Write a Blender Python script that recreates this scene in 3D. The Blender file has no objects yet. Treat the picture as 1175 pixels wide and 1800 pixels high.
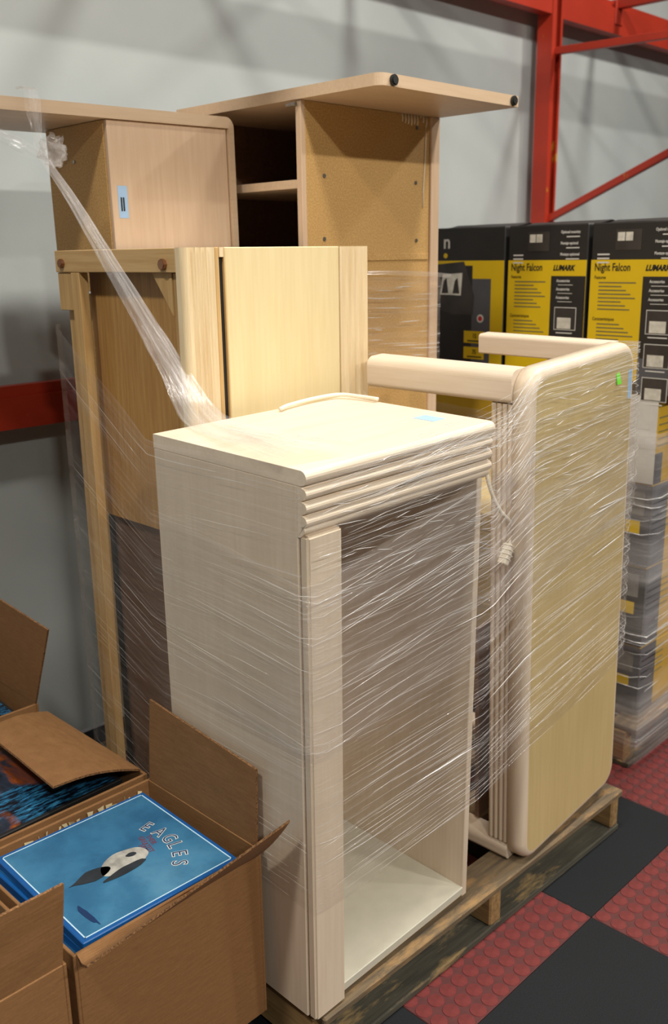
import bpy, bmesh, math, random
from math import sin, cos, pi, radians
from mathutils import Vector, Matrix, Euler, noise
random.seed(7)
scene = bpy.context.scene
COL = scene.collection

# ------------------------------------------------------------------ camera, world, lights, exposure
cd = bpy.data.cameras.new('camera'); cam = bpy.data.objects.new('camera', cd); COL.objects.link(cam)
PITCH, YAW, ROLL = radians(15.173), radians(44.917), radians(0.857)
CAM = Vector((0, 0, 1.5))
fw = Vector((cos(YAW)*cos(PITCH), sin(YAW)*cos(PITCH), -sin(PITCH)))
rt = Vector((sin(YAW), -cos(YAW), 0)); dn = fw.cross(rt)
cx = cos(ROLL)*rt + sin(ROLL)*dn; cy = -sin(ROLL)*rt + cos(ROLL)*dn
M = Matrix.Identity(4)
for i in range(3):
    M[i][0] = cx[i]; M[i][1] = -cy[i]; M[i][2] = -fw[i]; M[i][3] = CAM[i]
cam.matrix_world = M
cd.sensor_fit = 'VERTICAL'; cd.sensor_height = 36.0; cd.lens = 1674.5/1800*36
cd.clip_start = .02; cd.clip_end = 60
cd.dof.use_dof = True; cd.dof.focus_distance = 1.72; cd.dof.aperture_fstop = 4.5
scene.camera = cam

w = bpy.data.worlds.new('world'); scene.world = w; w.use_nodes = True
w.node_tree.nodes['Background'].inputs[0].default_value = (1.0, .95, .88, 1)
w.node_tree.nodes['Background'].inputs[1].default_value = .06

def lamp(loc, power, size=.32, col=(1, .955, .88)):
    d = bpy.data.lights.new('high_bay_lamp', 'AREA'); d.shape = 'DISK'; d.size = size; d.energy = power; d.color = col
    o = bpy.data.objects.new('high_bay_lamp', d); o.location = loc; COL.objects.link(o)
# rows of high-bay lamps under the warehouse roof
for lx, ly, e in ((.86, .66, 52), (2.70, .66, 52), (4.54, .66, 52), (-.98, .66, 62),
                  (.86, -2.8, 92), (2.70, -2.8, 92), (-.98, -2.8, 110), (4.54, -2.8, 92)):
    lamp((lx, ly, 3.85), e)

vs = scene.view_settings
vs.view_transform = 'Standard'; vs.look = 'None'; vs.exposure = 0.0; vs.gamma = 1.0; vs.use_curve_mapping = False

# ------------------------------------------------------------------ node materials
def srgb(r, g, b):
    f = lambda c: (c/255/12.92) if c/255 <= .04045 else ((c/255+.055)/1.055)**2.4
    return (f(r), f(g), f(b), 1)
class NT:
    def __init__(s, name):
        s.m = bpy.data.materials.new(name); s.m.use_nodes = True; s.t = s.m.node_tree
        s.p = s.t.nodes['Principled BSDF']; s.out = s.t.nodes['Material Output']
    def n(s, typ, **kw):
        nd = s.t.nodes.new(typ)
        for k, v in kw.items(): setattr(nd, k, v)
        return nd
    def l(s, a, b): s.t.links.new(a, b)
    def coord(s, kind='Object', scale=(1, 1, 1), rot=(0, 0, 0)):
        tc = s.n('ShaderNodeTexCoord'); mp = s.n('ShaderNodeMapping')
        mp.inputs['Scale'].default_value = scale; mp.inputs['Rotation'].default_value = rot
        s.l(tc.outputs[kind], mp.inputs[0]); return mp.outputs[0]
    def noise(s, co, scale, detail=4, rough=.55, dist=0):
        nd = s.n('ShaderNodeTexNoise'); nd.inputs['Scale'].default_value = scale; nd.inputs['Detail'].default_value = detail
        nd.inputs['Roughness'].default_value = rough; nd.inputs['Distortion'].default_value = dist
        s.l(co, nd.inputs['Vector']); return nd.outputs[0]
    def ramp(s, fac, stops):
        r = s.n('ShaderNodeValToRGB'); e = r.color_ramp.elements
        while len(e) < len(stops): e.new(.5)
        for el, (p, c) in zip(e, stops): el.position = p; el.color = c if len(c) == 4 else (*c, 1)
        s.l(fac, r.inputs[0]); return r.outputs[0]
    def mix(s, fac, a, b, mode='MIX'):
        m = s.n('ShaderNodeMix', data_type='RGBA', blend_type=mode)
        for sock, v in ((m.inputs[0], fac), (m.inputs[6], a), (m.inputs[7], b)):
            if hasattr(v, 'is_linked') or hasattr(v, 'links'): s.l(v, sock)
            else: sock.default_value = v
        return m.outputs[2]
    def bump(s, h, strength, dist=.002):
        b = s.n('ShaderNodeBump'); b.inputs['Strength'].default_value = strength; b.inputs['Distance'].default_value = dist
        s.l(h, b.inputs['Height']); s.l(b.outputs[0], s.p.inputs['Normal'])

def wood(name, c1, c2, axis='z', rough=.42, grain=1.0, bump=.05):
    t = NT(name); st = {'x': (2, 40, 40), 'y': (40, 2, 40), 'z': (40, 40, 2)}[axis]
    big = {'x': (.8, 7, 7), 'y': (7, .8, 7), 'z': (7, 7, .8)}[axis]
    f = t.noise(t.coord(scale=st), 3*grain, 5, .6); g = t.noise(t.coord(scale=big), 1.6, 3, .5, 1.2)
    a = t.mix(t.ramp(f, [(.35, (0, 0, 0)), (.68, (1, 1, 1))]), c1, c2)
    c = t.mix(t.ramp(g, [(.35, (1, 1, 1)), (.62, (.86, .84, .81))]), a, a)
    m = t.n('ShaderNodeMix', data_type='RGBA', blend_type='MULTIPLY'); m.inputs[0].default_value = .6
    t.l(a, m.inputs[6]); t.l(t.ramp(g, [(.36, (1, 1, 1)), (.64, (.90, .885, .865))]), m.inputs[7])
    t.l(m.outputs[2], t.p.inputs['Base Color']); t.p.inputs['Roughness'].default_value = rough
    t.bump(f, bump, .001); return t.m
def plain(name, c, rough=.5, var=.12, scale=30, metal=0, bump=0, bscale=200):
    t = NT(name); f = t.noise(t.coord(), scale, 4)
    d = tuple(max(0, x*(1-var)) for x in c[:3]) + (1,); u = tuple(min(1, x*(1+var)) for x in c[:3]) + (1,)
    t.l(t.ramp(f, [(.3, d), (.7, u)]), t.p.inputs['Base Color'])
    t.p.inputs['Roughness'].default_value = rough; t.p.inputs['Metallic'].default_value = metal
    if bump: t.bump(t.noise(t.coord(), bscale, 3), bump, .001)
    return t.m
def speckle(name, c, d, sc=260, rough=.7):
    t = NT(name); f = t.noise(t.coord(), sc, 2, .7); g = t.noise(t.coord(), 5, 4)
    a = t.mix(t.ramp(f, [(.38, (0, 0, 0)), (.62, (1, 1, 1))]), d, c)
    m = t.n('ShaderNodeMix', data_type='RGBA', blend_type='MULTIPLY'); m.inputs[0].default_value = .35
    t.l(a, m.inputs[6]); t.l(t.ramp(g, [(.3, (.75, .72, .68)), (.7, (1, 1, 1))]), m.inputs[7])
    t.l(m.outputs[2], t.p.inputs['Base Color']); t.p.inputs['Roughness'].default_value = rough
    t.bump(f, .08, .001); return t.m

MAT = {}
MAT['maple'] = wood('pale_maple_laminate', srgb(226, 209, 186), srgb(219, 201, 176), 'z')
MAT['maple_x'] = wood('pale_maple_laminate_cross', srgb(230, 214, 192), srgb(223, 206, 182), 'x')
MAT['maple_y'] = wood('pale_maple_laminate_deep', srgb(228, 212, 192), srgb(221, 203, 180), 'y')
MAT['maple_yellow'] = wood('cream_maple_veneer', srgb(230, 212, 166), srgb(225, 205, 155), 'z', .38)
MAT['maple_post'] = wood('cream_maple_solid', srgb(232, 212, 174), srgb(216, 190, 146), 'z', .4)
MAT['tan_face'] = wood('tan_maple_veneer', srgb(206, 184, 130), srgb(200, 177, 123), 'z', .4)
MAT['pink_maple'] = wood('pinkish_maple_veneer', srgb(212, 184, 155), srgb(204, 174, 143), 'z', .45)
MAT['pink_maple_x'] = wood('pinkish_maple_board', srgb(210, 184, 153), srgb(203, 175, 143), 'x', .42)
MAT['dark_in'] = wood('brown_inner_and_shade', srgb(120, 92, 72), srgb(104, 78, 60), 'y', .5)  # inner boards; also the painted shade in the tall cabinet's lower opening
MAT['ply'] = wood('amber_plywood', srgb(196, 152, 88), srgb(172, 126, 66), 'z', .5, 1.4)
MAT['pine'] = wood('raw_pine', srgb(206, 170, 112), srgb(186, 146, 90), 'z', .6, .8)
MAT['pine_y'] = wood('raw_pine_rail', srgb(206, 172, 118), srgb(188, 150, 96), 'y', .6, .8)
MAT['particle'] = speckle('particleboard', srgb(206, 168, 106), srgb(184, 142, 82))
MAT['white_melamine'] = plain('white_melamine', srgb(204, 200, 182), .45, .04)
MAT['rubber_and_shade'] = plain('black_rubber_and_shade', srgb(26, 26, 24), .5)  # rubber glides; also the black painted into the door slot as shade
MAT['brass_bolt'] = plain('dull_brass', srgb(150, 110, 84), .35, .2, 80, .9)
MAT['steel'] = plain('dull_steel', srgb(150, 148, 140), .35, .2, 80, .9)
MAT['cord'] = plain('white_vinyl', srgb(232, 224, 205), .4, .03)
MAT['blue_tag'] = plain('pale_blue_paper', srgb(158, 190, 222), .6, .04)
MAT['green_tag'] = plain('neon_green_paper', srgb(112, 232, 30), .6, .04)
MAT['black_ink'] = plain('black_ink', srgb(26, 24, 22), .6, .1)
MAT['grey_ink'] = plain('grey_ink', srgb(120, 112, 70), .6, .1)
MAT['white_ink'] = plain('white_ink', srgb(215, 213, 205), .6, .03)
MAT['carton_black'] = plain('black_printed_carton', srgb(40, 38, 36), .5, .15, 6)
MAT['carton_grey'] = plain('charcoal_printed_carton', srgb(84, 84, 88), .5, .15, 5)
MAT['carton_yellow'] = plain('yellow_printed_carton', srgb(222, 186, 16), .5, .05, 6)
MAT['carton_gold'] = plain('dull_yellow_carton', srgb(196, 156, 40), .55, .08, 6)
MAT['photo_grey'] = plain('printed_photo_grey', srgb(120, 118, 112), .5, .35, 22)
MAT['photo_light'] = plain('printed_photo_light', srgb(208, 204, 190), .5, .2, 40)
MAT['fixture_print'] = plain('printed_fixture_dark', srgb(58, 54, 50), .5, .3, 12)
MAT['label_white'] = plain('white_label_paper', srgb(206, 204, 196), .55, .03)
MAT['red_ink'] = plain('red_ink', srgb(190, 40, 40), .5, .05)

# worn red rack paint
t = NT('worn_red_enamel'); f = t.noise(t.coord(scale=(1, 1, .5)), 9, 6, .7)
c = t.mix(t.ramp(f, [(.635, (0, 0, 0)), (.66, (1, 1, 1))]), srgb(184, 54, 32), srgb(204, 140, 40))
m = t.n('ShaderNodeMix', data_type='RGBA', blend_type='MULTIPLY'); m.inputs[0].default_value = .5
t.l(c, m.inputs[6]); t.l(t.ramp(t.noise(t.coord(), 3, 4), [(.3, (.62, .55, .55)), (.7, (1, 1, 1))]), m.inputs[7])
t.l(m.outputs[2], t.p.inputs['Base Color']); t.p.inputs['Roughness'].default_value = .42; MAT['rack'] = t.m
# painted wall
t = NT('grey_wall_paint'); f = t.noise(t.coord(), 1.3, 5, .6); g = t.noise(t.coord(), 90, 3)
t.l(t.ramp(f, [(.3, srgb(172, 179, 178)), (.7, srgb(187, 192, 189))]), t.p.inputs['Base Color'])
t.p.inputs['Roughness'].default_value = .75; t.bump(g, .15, .002); MAT['wall'] = t.m
# rubber tiles
MAT['tile_black'] = speckle('black_rubber_tile', srgb(34, 36, 39), srgb(25, 27, 30), 400, .7)
MAT['tile_black'].node_tree.nodes['Principled BSDF'].inputs['Specular IOR Level'].default_value = .18
t = NT('red_rubber_tile'); f = t.noise(t.coord(), 40, 5, .7); g = t.noise(t.coord(), 6, 4)
a = t.mix(t.ramp(f, [(.35, (0, 0, 0)), (.7, (1, 1, 1))]), srgb(104, 47, 46), srgb(122, 55, 53))
m = t.n('ShaderNodeMix', data_type='RGBA', blend_type='MULTIPLY'); m.inputs[0].default_value = .7
t.l(a, m.inputs[6]); t.l(t.ramp(g, [(.3, (.7, .68, .68)), (.7, (1, 1, 1))]), m.inputs[7])
t.l(m.outputs[2], t.p.inputs['Base Color']); t.p.inputs['Roughness'].default_value = .5; t.p.inputs['Specular IOR Level'].default_value = .25; MAT['tile_red'] = t.m
MAT['tile_groove'] = plain('red_rubber_groove', srgb(82, 36, 35), .6, .15, 40)
# cardboard
t = NT('corrugated_cardboard'); f = t.noise(t.coord(scale=(6, 6, 60)), 5, 4); g = t.noise(t.coord(), 220, 3, .7)
a = t.mix(t.ramp(f, [(.3, (0, 0, 0)), (.7, (1, 1, 1))]), srgb(146, 105, 63), srgb(132, 92, 52))
m = t.n('ShaderNodeMix', data_type='RGBA', blend_type='MULTIPLY'); m.inputs[0].default_value = .35
t.l(a, m.inputs[6]); t.l(t.ramp(g, [(.35, (.7, .68, .62)), (.65, (1, 1, 1))]), m.inputs[7])
t.l(m.outputs[2], t.p.inputs['Base Color']); t.p.inputs['Roughness'].default_value = .8; t.bump(f, .08, .001); MAT['card'] = t.m
MAT['card_edge'] = speckle('cardboard_cut_edge', srgb(150, 108, 66), srgb(84, 56, 32), 300, .9)
# weathered pallet wood
def pallet_mat(name, axis, c1, c2, c3):
    t = NT(name); st = {'x': (3, 40, 40), 'y': (40, 3, 40)}[axis]
    f = t.noise(t.coord(scale=st), 2, 6, .65); g = t.noise(t.coord(scale={'x': (2, 9, 9), 'y': (9, 2, 9)}[axis]), 2.2, 5, .7)
    a = t.mix(t.ramp(f, [(.35, (0, 0, 0)), (.65, (1, 1, 1))]), c1, c2)
    b = t.mix(t.ramp(g, [(.54, (0, 0, 0)), (.66, (1, 1, 1))]), a, c3)
    t.l(b, t.p.inputs['Base Color']); t.p.inputs['Roughness'].default_value = .8; t.bump(f, .3, .003); return t.m
MAT['pal_x'] = pallet_mat('weathered_pallet_board', 'x', srgb(118, 99, 72), srgb(84, 73, 58), srgb(152, 120, 78))
MAT['pal_grey'] = pallet_mat('grey_pallet_board', 'x', srgb(86, 82, 68), srgb(58, 56, 48), srgb(158, 132, 88))
MAT['pal_y'] = pallet_mat('pallet_stringer', 'y', srgb(164, 132, 84), srgb(128, 100, 62), srgb(180, 146, 94))
# clear stretch film: film of uneven thickness, pulled into streaks along u
def film(name, milk=.045, streak=.26, us=1.6, vs_=190., gloss=.16, col=(.97, .95, .94, 1)):
    t = NT(name); t.t.nodes.remove(t.p)
    co = t.coord('UV', (us, vs_, 1))
    f = t.noise(co, 1.0, 4, .65, .05); g = t.noise(t.coord('UV', (us*.7, vs_*.09, 1)), 1.0, 4, .6, .6)
    h = t.noise(t.coord('UV', (us*3, vs_*2.2, 1)), 1.0, 4, .7, .2)
    tr = t.n('ShaderNodeBsdfTransparent'); tr.inputs[0].default_value = (.995, .992, .99, 1)
    df = t.n('ShaderNodeBsdfDiffuse'); df.inputs[0].default_value = col
    tl = t.n('ShaderNodeBsdfTranslucent'); tl.inputs[0].default_value = col
    gl = t.n('ShaderNodeBsdfGlossy'); gl.inputs['Roughness'].default_value = .14; gl.inputs[0].default_value = (1, 1, 1, 1)
    b = t.n('ShaderNodeBump'); b.inputs['Strength'].default_value = .8; b.inputs['Distance'].default_value = .004
    t.l(f, b.inputs['Height']); t.l(b.outputs[0], gl.inputs['Normal'])
    fr = t.n('ShaderNodeFresnel'); fr.inputs[0].default_value = 1.45; t.l(b.outputs[0], fr.inputs['Normal'])
    gm = t.n('ShaderNodeMath', operation='MULTIPLY_ADD'); t.l(fr.outputs[0], gm.inputs[0]); gm.inputs[1].default_value = .10; gm.inputs[2].default_value = gloss*.22
    s1 = t.ramp(f, [(.50, (0, 0, 0)), (.72, (1, 1, 1))]); s2 = t.ramp(g, [(.36, (.12, .12, .12)), (.68, (1, 1, 1))]); s3 = t.ramp(h, [(.55, (0, 0, 0)), (.75, (1, 1, 1))])
    sm = t.n('ShaderNodeMath', operation='MAXIMUM'); t.l(s1, sm.inputs[0]); t.l(s3, sm.inputs[1])
    a1 = t.n('ShaderNodeMath', operation='MULTIPLY'); t.l(sm.outputs[0], a1.inputs[0]); t.l(s2, a1.inputs[1])
    a2 = t.n('ShaderNodeMath', operation='MULTIPLY_ADD'); t.l(a1.outputs[0], a2.inputs[0]); a2.inputs[1].default_value = streak; a2.inputs[2].default_value = 0
    a3 = t.n('ShaderNodeMath', operation='MULTIPLY_ADD'); t.l(s2, a3.inputs[0]); a3.inputs[1].default_value = milk; t.l(a2.outputs[0], a3.inputs[2])
    mm = t.n('ShaderNodeMixShader'); mm.inputs[0].default_value = .15; t.l(df.outputs[0], mm.inputs[1]); t.l(tl.outputs[0], mm.inputs[2])
    m1 = t.n('ShaderNodeMixShader'); t.l(a3.outputs[0], m1.inputs[0]); t.l(tr.outputs[0], m1.inputs[1]); t.l(mm.outputs[0], m1.inputs[2])
    m2 = t.n('ShaderNodeMixShader'); t.l(gm.outputs[0], m2.inputs[0]); t.l(m1.outputs[0], m2.inputs[1]); t.l(gl.outputs[0], m2.inputs[2])
    t.l(m2.outputs[0], t.out.inputs[0]); return t.m
MAT['film'] = film('clear_stretch_film')
MAT['film_box'] = film('clear_stretch_film_on_cartons', .26, .34, 1.6, 60)
MAT['film_dense'] = film('gathered_stretch_film', .38, .5, 1.2, 16., .5)
MAT['film_rope'] = film('bunched_stretch_film', .22, .34, .8, 14.)
t = NT('film_crease_glint'); t.t.nodes.remove(t.p)  # whitish film creases with their glints painted in as diffuse white
tr = t.n('ShaderNodeBsdfTransparent'); gl = t.n('ShaderNodeBsdfGlossy'); gl.inputs['Roughness'].default_value = .22
df = t.n('ShaderNodeBsdfDiffuse'); df.inputs[0].default_value = (.95, .94, .92, 1)
m0 = t.n('ShaderNodeMixShader'); m0.inputs[0].default_value = .6; t.l(gl.outputs[0], m0.inputs[1]); t.l(df.outputs[0], m0.inputs[2])
m1 = t.n('ShaderNodeMixShader'); m1.inputs[0].default_value = .8; t.l(tr.outputs[0], m1.inputs[1]); t.l(m0.outputs[0], m1.inputs[2]); t.l(m1.outputs[0], t.out.inputs[0])
MAT['crease'] = t.m

# ------------------------------------------------------------------ mesh helpers
def link(name, me, mat, parent=None, kind=None):
    o = bpy.data.objects.new(name, me); COL.objects.link(o)
    if mat is not None and not me.materials: me.materials.append(MAT[mat] if isinstance(mat, str) else mat)
    if parent is not None: o.parent = parent
    if kind: o['kind'] = kind
    return o
def tag(o, label, cat, group=None):
    o['label'] = label; o['category'] = cat
    if group: o['group'] = group
    return o
def thing(name, label, cat, loc=(0, 0, 0), rot=(0, 0, 0), group=None):
    o = bpy.data.objects.new(name, None); COL.objects.link(o); o.empty_display_size = .05
    o.location = loc; o.rotation_euler = rot
    return tag(o, label, cat, group)
def fin(bm, name, smooth=False):
    bmesh.ops.recalc_face_normals(bm, faces=bm.faces)
    me = bpy.data.meshes.new(name); bm.to_mesh(me); bm.free()
    if smooth:
        for p in me.polygons: p.use_smooth = True
    return me
def box_bm(x0, x1, y0, y1, z0, z1, bev=.0015, seg=1):
    bm = bmesh.new()
    v = [bm.verts.new((x, y, z)) for x in (x0, x1) for y in (y0, y1) for z in (z0, z1)]
    for f in ((0, 1, 3, 2), (4, 6, 7, 5), (0, 4, 5, 1), (2, 3, 7, 6), (0, 2, 6, 4), (1, 5, 7, 3)): bm.faces.new([v[i] for i in f])
    if bev: bmesh.ops.bevel(bm, geom=bm.edges[:], offset=bev, segments=seg, affect='EDGES', clamp_overlap=True)
    return bm
def box(name, x0, x1, y0, y1, z0, z1, mat, parent=None, bev=.0015, seg=1, kind=None):
    return link(name, fin(box_bm(x0, x1, y0, y1, z0, z1, bev, seg), name), mat, parent, kind)
def prism(name, prof, axis, a0, a1, mat, parent=None, smooth=False, bev=0):
    """closed 2D profile extruded along axis: x -> (y,z), y -> (x,z), z -> (x,y)"""
    def P(p, a): return {'x': (a, p[0], p[1]), 'y': (p[0], a, p[1]), 'z': (p[0], p[1], a)}[axis]
    bm = bmesh.new(); A = [bm.verts.new(P(p, a0)) for p in prof]; B = [bm.verts.new(P(p, a1)) for p in prof]
    n = len(prof); bm.faces.new(A); bm.faces.new(B[::-1])
    for i in range(n): bm.faces.new((A[i], B[i], B[(i+1) % n], A[(i+1) % n]))
    if bev: bmesh.ops.bevel(bm, geom=[e for e in bm.edges if e.calc_face_angle(0) > .6], offset=bev, segments=2, affect='EDGES', clamp_overlap=True)
    return link(name, fin(bm, name, False), mat, parent)
def arc(cx, cy, r, a0, a1, n=8):
    return [(cx+r*cos(radians(a0+(a1-a0)*i/n)), cy+r*sin(radians(a0+(a1-a0)*i/n))) for i in range(n+1)]
def tube_bm(pts, r, n=8, bm=None, closed_caps=True):
    bm = bm or bmesh.new(); pts = [Vector(p) for p in pts]; rings = []
    for i, p in enumerate(pts):
        d = (pts[min(i+1, len(pts)-1)]-pts[max(i-1, 0)]).normalized()
        u = d.cross(Vector((0, 0, 1))) if abs(d.z) < .95 else d.cross(Vector((1, 0, 0)))
        u.normalize(); v = d.cross(u); rr = r[i] if isinstance(r, (list, tuple)) else r
        rings.append([bm.verts.new(p+u*rr*cos(2*pi*k/n)+v*rr*sin(2*pi*k/n)) for k in range(n)])
    for a, b in zip(rings, rings[1:]):
        for k in range(n): bm.faces.new((a[k], a[(k+1) % n], b[(k+1) % n], b[k]))
    if closed_caps: bm.faces.new(rings[0][::-1]); bm.faces.new(rings[-1])
    return bm
def tube(name, pts, r, mat, parent=None, n=8):
    return link(name, fin(tube_bm(pts, r, n), name, True), mat, parent)
def bar(name, p, q, w, h, mat, parent=None):
    """rectangular tube from p to q"""
    p, q = Vector(p), Vector(q); d = (q-p); L = d.length; d.normalize()
    u = d.cross(Vector((0, 0, 1))); u = u.normalized() if u.length > .01 else Vector((1, 0, 0)); v = u.cross(d)
    bm = box_bm(-w/2, w/2, 0, L, -h/2, h/2, .002)
    R = Matrix((u, d, v)).transposed().to_4x4(); R.translation = p
    bmesh.ops.transform(bm, matrix=R, verts=bm.verts)
    return link(name, fin(bm, name), mat, parent)
def cyl(name, c, axis, r, L, mat, parent=None, n=20, bev=.001):
    bm = bmesh.new(); bmesh.ops.create_cone(bm, cap_ends=True, segments=n, radius1=r, radius2=r, depth=L)
    if bev: bmesh.ops.bevel(bm, geom=[e for e in bm.edges if e.calc_face_angle(0) > 1], offset=bev, segments=2, affect='EDGES')
    R = {'z': Matrix.Identity(4), 'y': Matrix.Rotation(pi/2, 4, 'X'), 'x': Matrix.Rotation(pi/2, 4, 'Y')}[axis]
    bmesh.ops.transform(bm, matrix=Matrix.Translation(c) @ R, verts=bm.verts)
    return link(name, fin(bm, name), mat, parent)
def slab_quad(name, pts, th, mat, parent=None, sub=6, bend=0.0):
    """quad sheet p0,p1 (hinge) p2,p3 (tip) thickened along its normal"""
    p = [Vector(a) for a in pts]; n = (p[1]-p[0]).cross(p[3]-p[0]).normalized(); bm = bmesh.new(); G = []
    for s in (0, 1):
        g = []
        for i in range(sub+1):
            row = []
            for j in range(sub+1):
                a, b = i/sub, j/sub
                q = (p[0].lerp(p[1], a)).lerp(p[3].lerp(p[2], a), b)+n*(th*s+bend*sin(pi*b)+.0012*noise.noise(Vector((a*3, b*3, p[0].x*9))))
                row.append(bm.verts.new(q))
            g.append(row)
        G.append(g)
    for i in range(sub):
        for j in range(sub):
            for s in (0, 1): bm.faces.new((G[s][i][j], G[s][i+1][j], G[s][i+1][j+1], G[s][i][j+1]))
    ring = [(i, 0) for i in range(sub)]+[(sub, j) for j in range(sub)]+[(i, sub) for i in range(sub, 0, -1)]+[(0, j) for j in range(sub, 0, -1)]
    edge = []
    for k in range(len(ring)):
        a, b = ring[k], ring[(k+1) % len(ring)]
        edge.append(bm.faces.new((G[0][a[0]][a[1]], G[0][b[0]][b[1]], G[1][b[0]][b[1]], G[1][a[0]][a[1]])))
    for f in edge: f.material_index = 1
    me = fin(bm, name); me.materials.append(MAT[mat]); me.materials.append(MAT['card_edge'] if mat == 'card' else MAT[mat])
    return link(name, me, mat, parent)
def text_mesh(body, size, offset=0., extrude=.0002):
    c = bpy.data.curves.new('lettering', 'FONT'); c.body = body; c.size = size; c.offset = offset; c.extrude = extrude
    c.align_x = 'LEFT'; c.align_y = 'BOTTOM_BASELINE'; c.resolution_u = 3
    o = bpy.data.objects.new('lettering', c); COL.objects.link(o)
    dg = bpy.context.evaluated_depsgraph_get(); dg.update()
    me = bpy.data.meshes.new_from_object(o.evaluated_get(dg)); bpy.data.objects.remove(o); bpy.data.curves.remove(c)
    return me
def put_text(body, size, org, right, up, mat, parent, name='lettering', offset=0., sx=1., slant=0.):
    me = text_mesh(body, size, offset); r, u = Vector(right).normalized(), Vector(up).normalized(); n = r.cross(u)
    R = Matrix((r*sx, u+r*slant, n)).transposed().to_4x4(); R.translation = Vector(org)
    me.transform(R); me.materials.clear()
    return link(name, me, mat, parent)

# ------------------------------------------------------------------ setting: wall and rubber tile floor
box('wall_back', -1.5, 9, 2.60, 2.80, 0, 4.2, 'wall', None, 0, kind='structure')
floor = box('floor', -3, 9, -3, 2.60, -.06, -.012, 'tile_black', None, 0, kind='structure')
TX0, TY0, TS = 1.243, .922, .511
def proj(p):
    d = Vector(p)-CAM; z = d.dot(fw); return (587.5+1674.5*d.dot(cx)/z, 900+1674.5*d.dot(cy)/z, z)
tile_mesh = {}
def tile_me(mat):
    if mat not in tile_mesh:
        me = fin(box_bm(.0006, TS-.0006, .0006, TS-.0006, -.012, 0, .0012), 'floor_tile'); me.materials.append(MAT[mat]); tile_mesh[mat] = me
    return tile_mesh[mat]
bm = bmesh.new(); bmesh.ops.create_cone(bm, cap_ends=True, segments=18, radius1=.0182, radius2=.0174, depth=.0014)
stud_me = fin(bm, 'stud'); stud_me.materials.append(MAT['tile_red'])
nstud = 0
for i in range(-2, 8):
    for j in range(-2, 3):
        red = (i+j) % 2 == 0
        ti = bpy.data.objects.new('floor_tile', tile_me('tile_groove' if red else 'tile_black')); COL.objects.link(ti); ti.parent = floor
        ox, oy = TX0+i*TS, TY0+j*TS; ti.location = (ox, oy, 0)
        if not red: continue
        rest = []
        for a in range(13):
            for b in range(13):
                x = (a+.5)*TS/13; y = (b+.5)*TS/13
                px, py, pz = proj((ox+x, oy+y, 0)) if (ox+x+oy+y) > .3 else (0, 0, -1)
                seen = pz > 0 and 640 < px < 1195 and 1330 < py < 1820 and (ox+x > 2.12 or oy+y < 1.10)
                if seen and nstud < 300:
                    s = bpy.data.objects.new('stud', stud_me); COL.objects.link(s); s.parent = ti; s.location = (x, y, .0007); nstud += 1
                else: rest.append((x, y))
        if rest and (i, j) in ((0, 0), (1, -1), (2, 0), (3, -1), (1, 1), (3, 1), (0, -2)):
            bm = bmesh.new()
            for x, y in rest:
                bmesh.ops.create_cone(bm, cap_ends=True, segments=12, radius1=.0182, radius2=.0174, depth=.0014, matrix=Matrix.Translation((x, y, .0007)))
            link('studs', fin(bm, 'studs'), 'tile_red', ti, 'stuff')

# ------------------------------------------------------------------ red pallet rack along the wall
rack = thing('pallet_rack', 'worn red steel pallet rack standing against the grey wall', 'rack', (3.9, 2.5, 0))
def rk(p): return (p[0]-3.9, p[1]-2.5, p[2])
def post(x, y):   # open channel facing the aisle
    w_, d_, th = .080, .075, .004
    prof = [(x, y), (x, y+d_), (x+w_, y+d_), (x+w_, y), (x+w_-.014, y), (x+w_-.014, y+th), (x+w_-th, y+th), (x+w_-th, y+d_-th), (x+th, y+d_-th), (x+th, y+th), (x+.030, y+th), (x+.030, y)]
    prof = [(a-3.9, b-2.5) for a, b in prof]
    p = prism('upright_post', prof, 'z', 0, 3.4, 'rack', rack)
    box('foot_plate', x-.03-3.9, x+w_+.03-3.9, y-.02-2.5, y+d_+.02-2.5, 0, .008, 'rack', rack)
    return p
for x in (3.86, .62):
    post(x, 2.48)
post(3.86, 1.42)
def beam(x0, x1, y0, z0, h):
    q = [(0, 0), (.05, 0), (.05, h), (.016, h), (.016, h-.03), (0, h-.03)]
    prism('beam', [(y0-2.5+a, z0+b) for a, b in q], 'x', x0-3.9, x1-3.9, 'rack', rack)
beam(.70, 3.86, 2.485, 1.040, .118); beam(.70, 3.86, 2.485, 2.478, .14); beam(3.94, 6.6, 2.485, 2.470, .14)
beam(.70, 3.86, 1.42, 2.478, .14); beam(3.94, 6.6, 1.42, 2.470, .14)
bar('brace', rk((3.90, 2.49, 2.335)), rk((3.90, 1.48, 2.31)), .028, .03, 'rack', rack)
bar('brace', rk((3.90, 2.49, 1.635)), rk((3.90, 1.48, 2.07)), .028, .03, 'rack', rack)
bar('brace', rk((3.90, 2.49, 1.40)), rk((3.90, 1.48, .70)), .028, .03, 'rack', rack)
bar('brace', rk((3.90, 2.49, .45)), rk((3.90, 1.48, .45)), .028, .03, 'rack', rack)
for x in (1.85, 2.72, 4.42):
    bar('crossbar', rk((x, 2.53, 2.598)), rk((x, 1.44, 2.598)), .04, .04, 'rack', rack)
    box('crossbar_hook', x-.035-3.9, x+.035-3.9, 2.479-2.5, 2.485-2.5, 2.51, 2.61, 'rack', rack)

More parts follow.
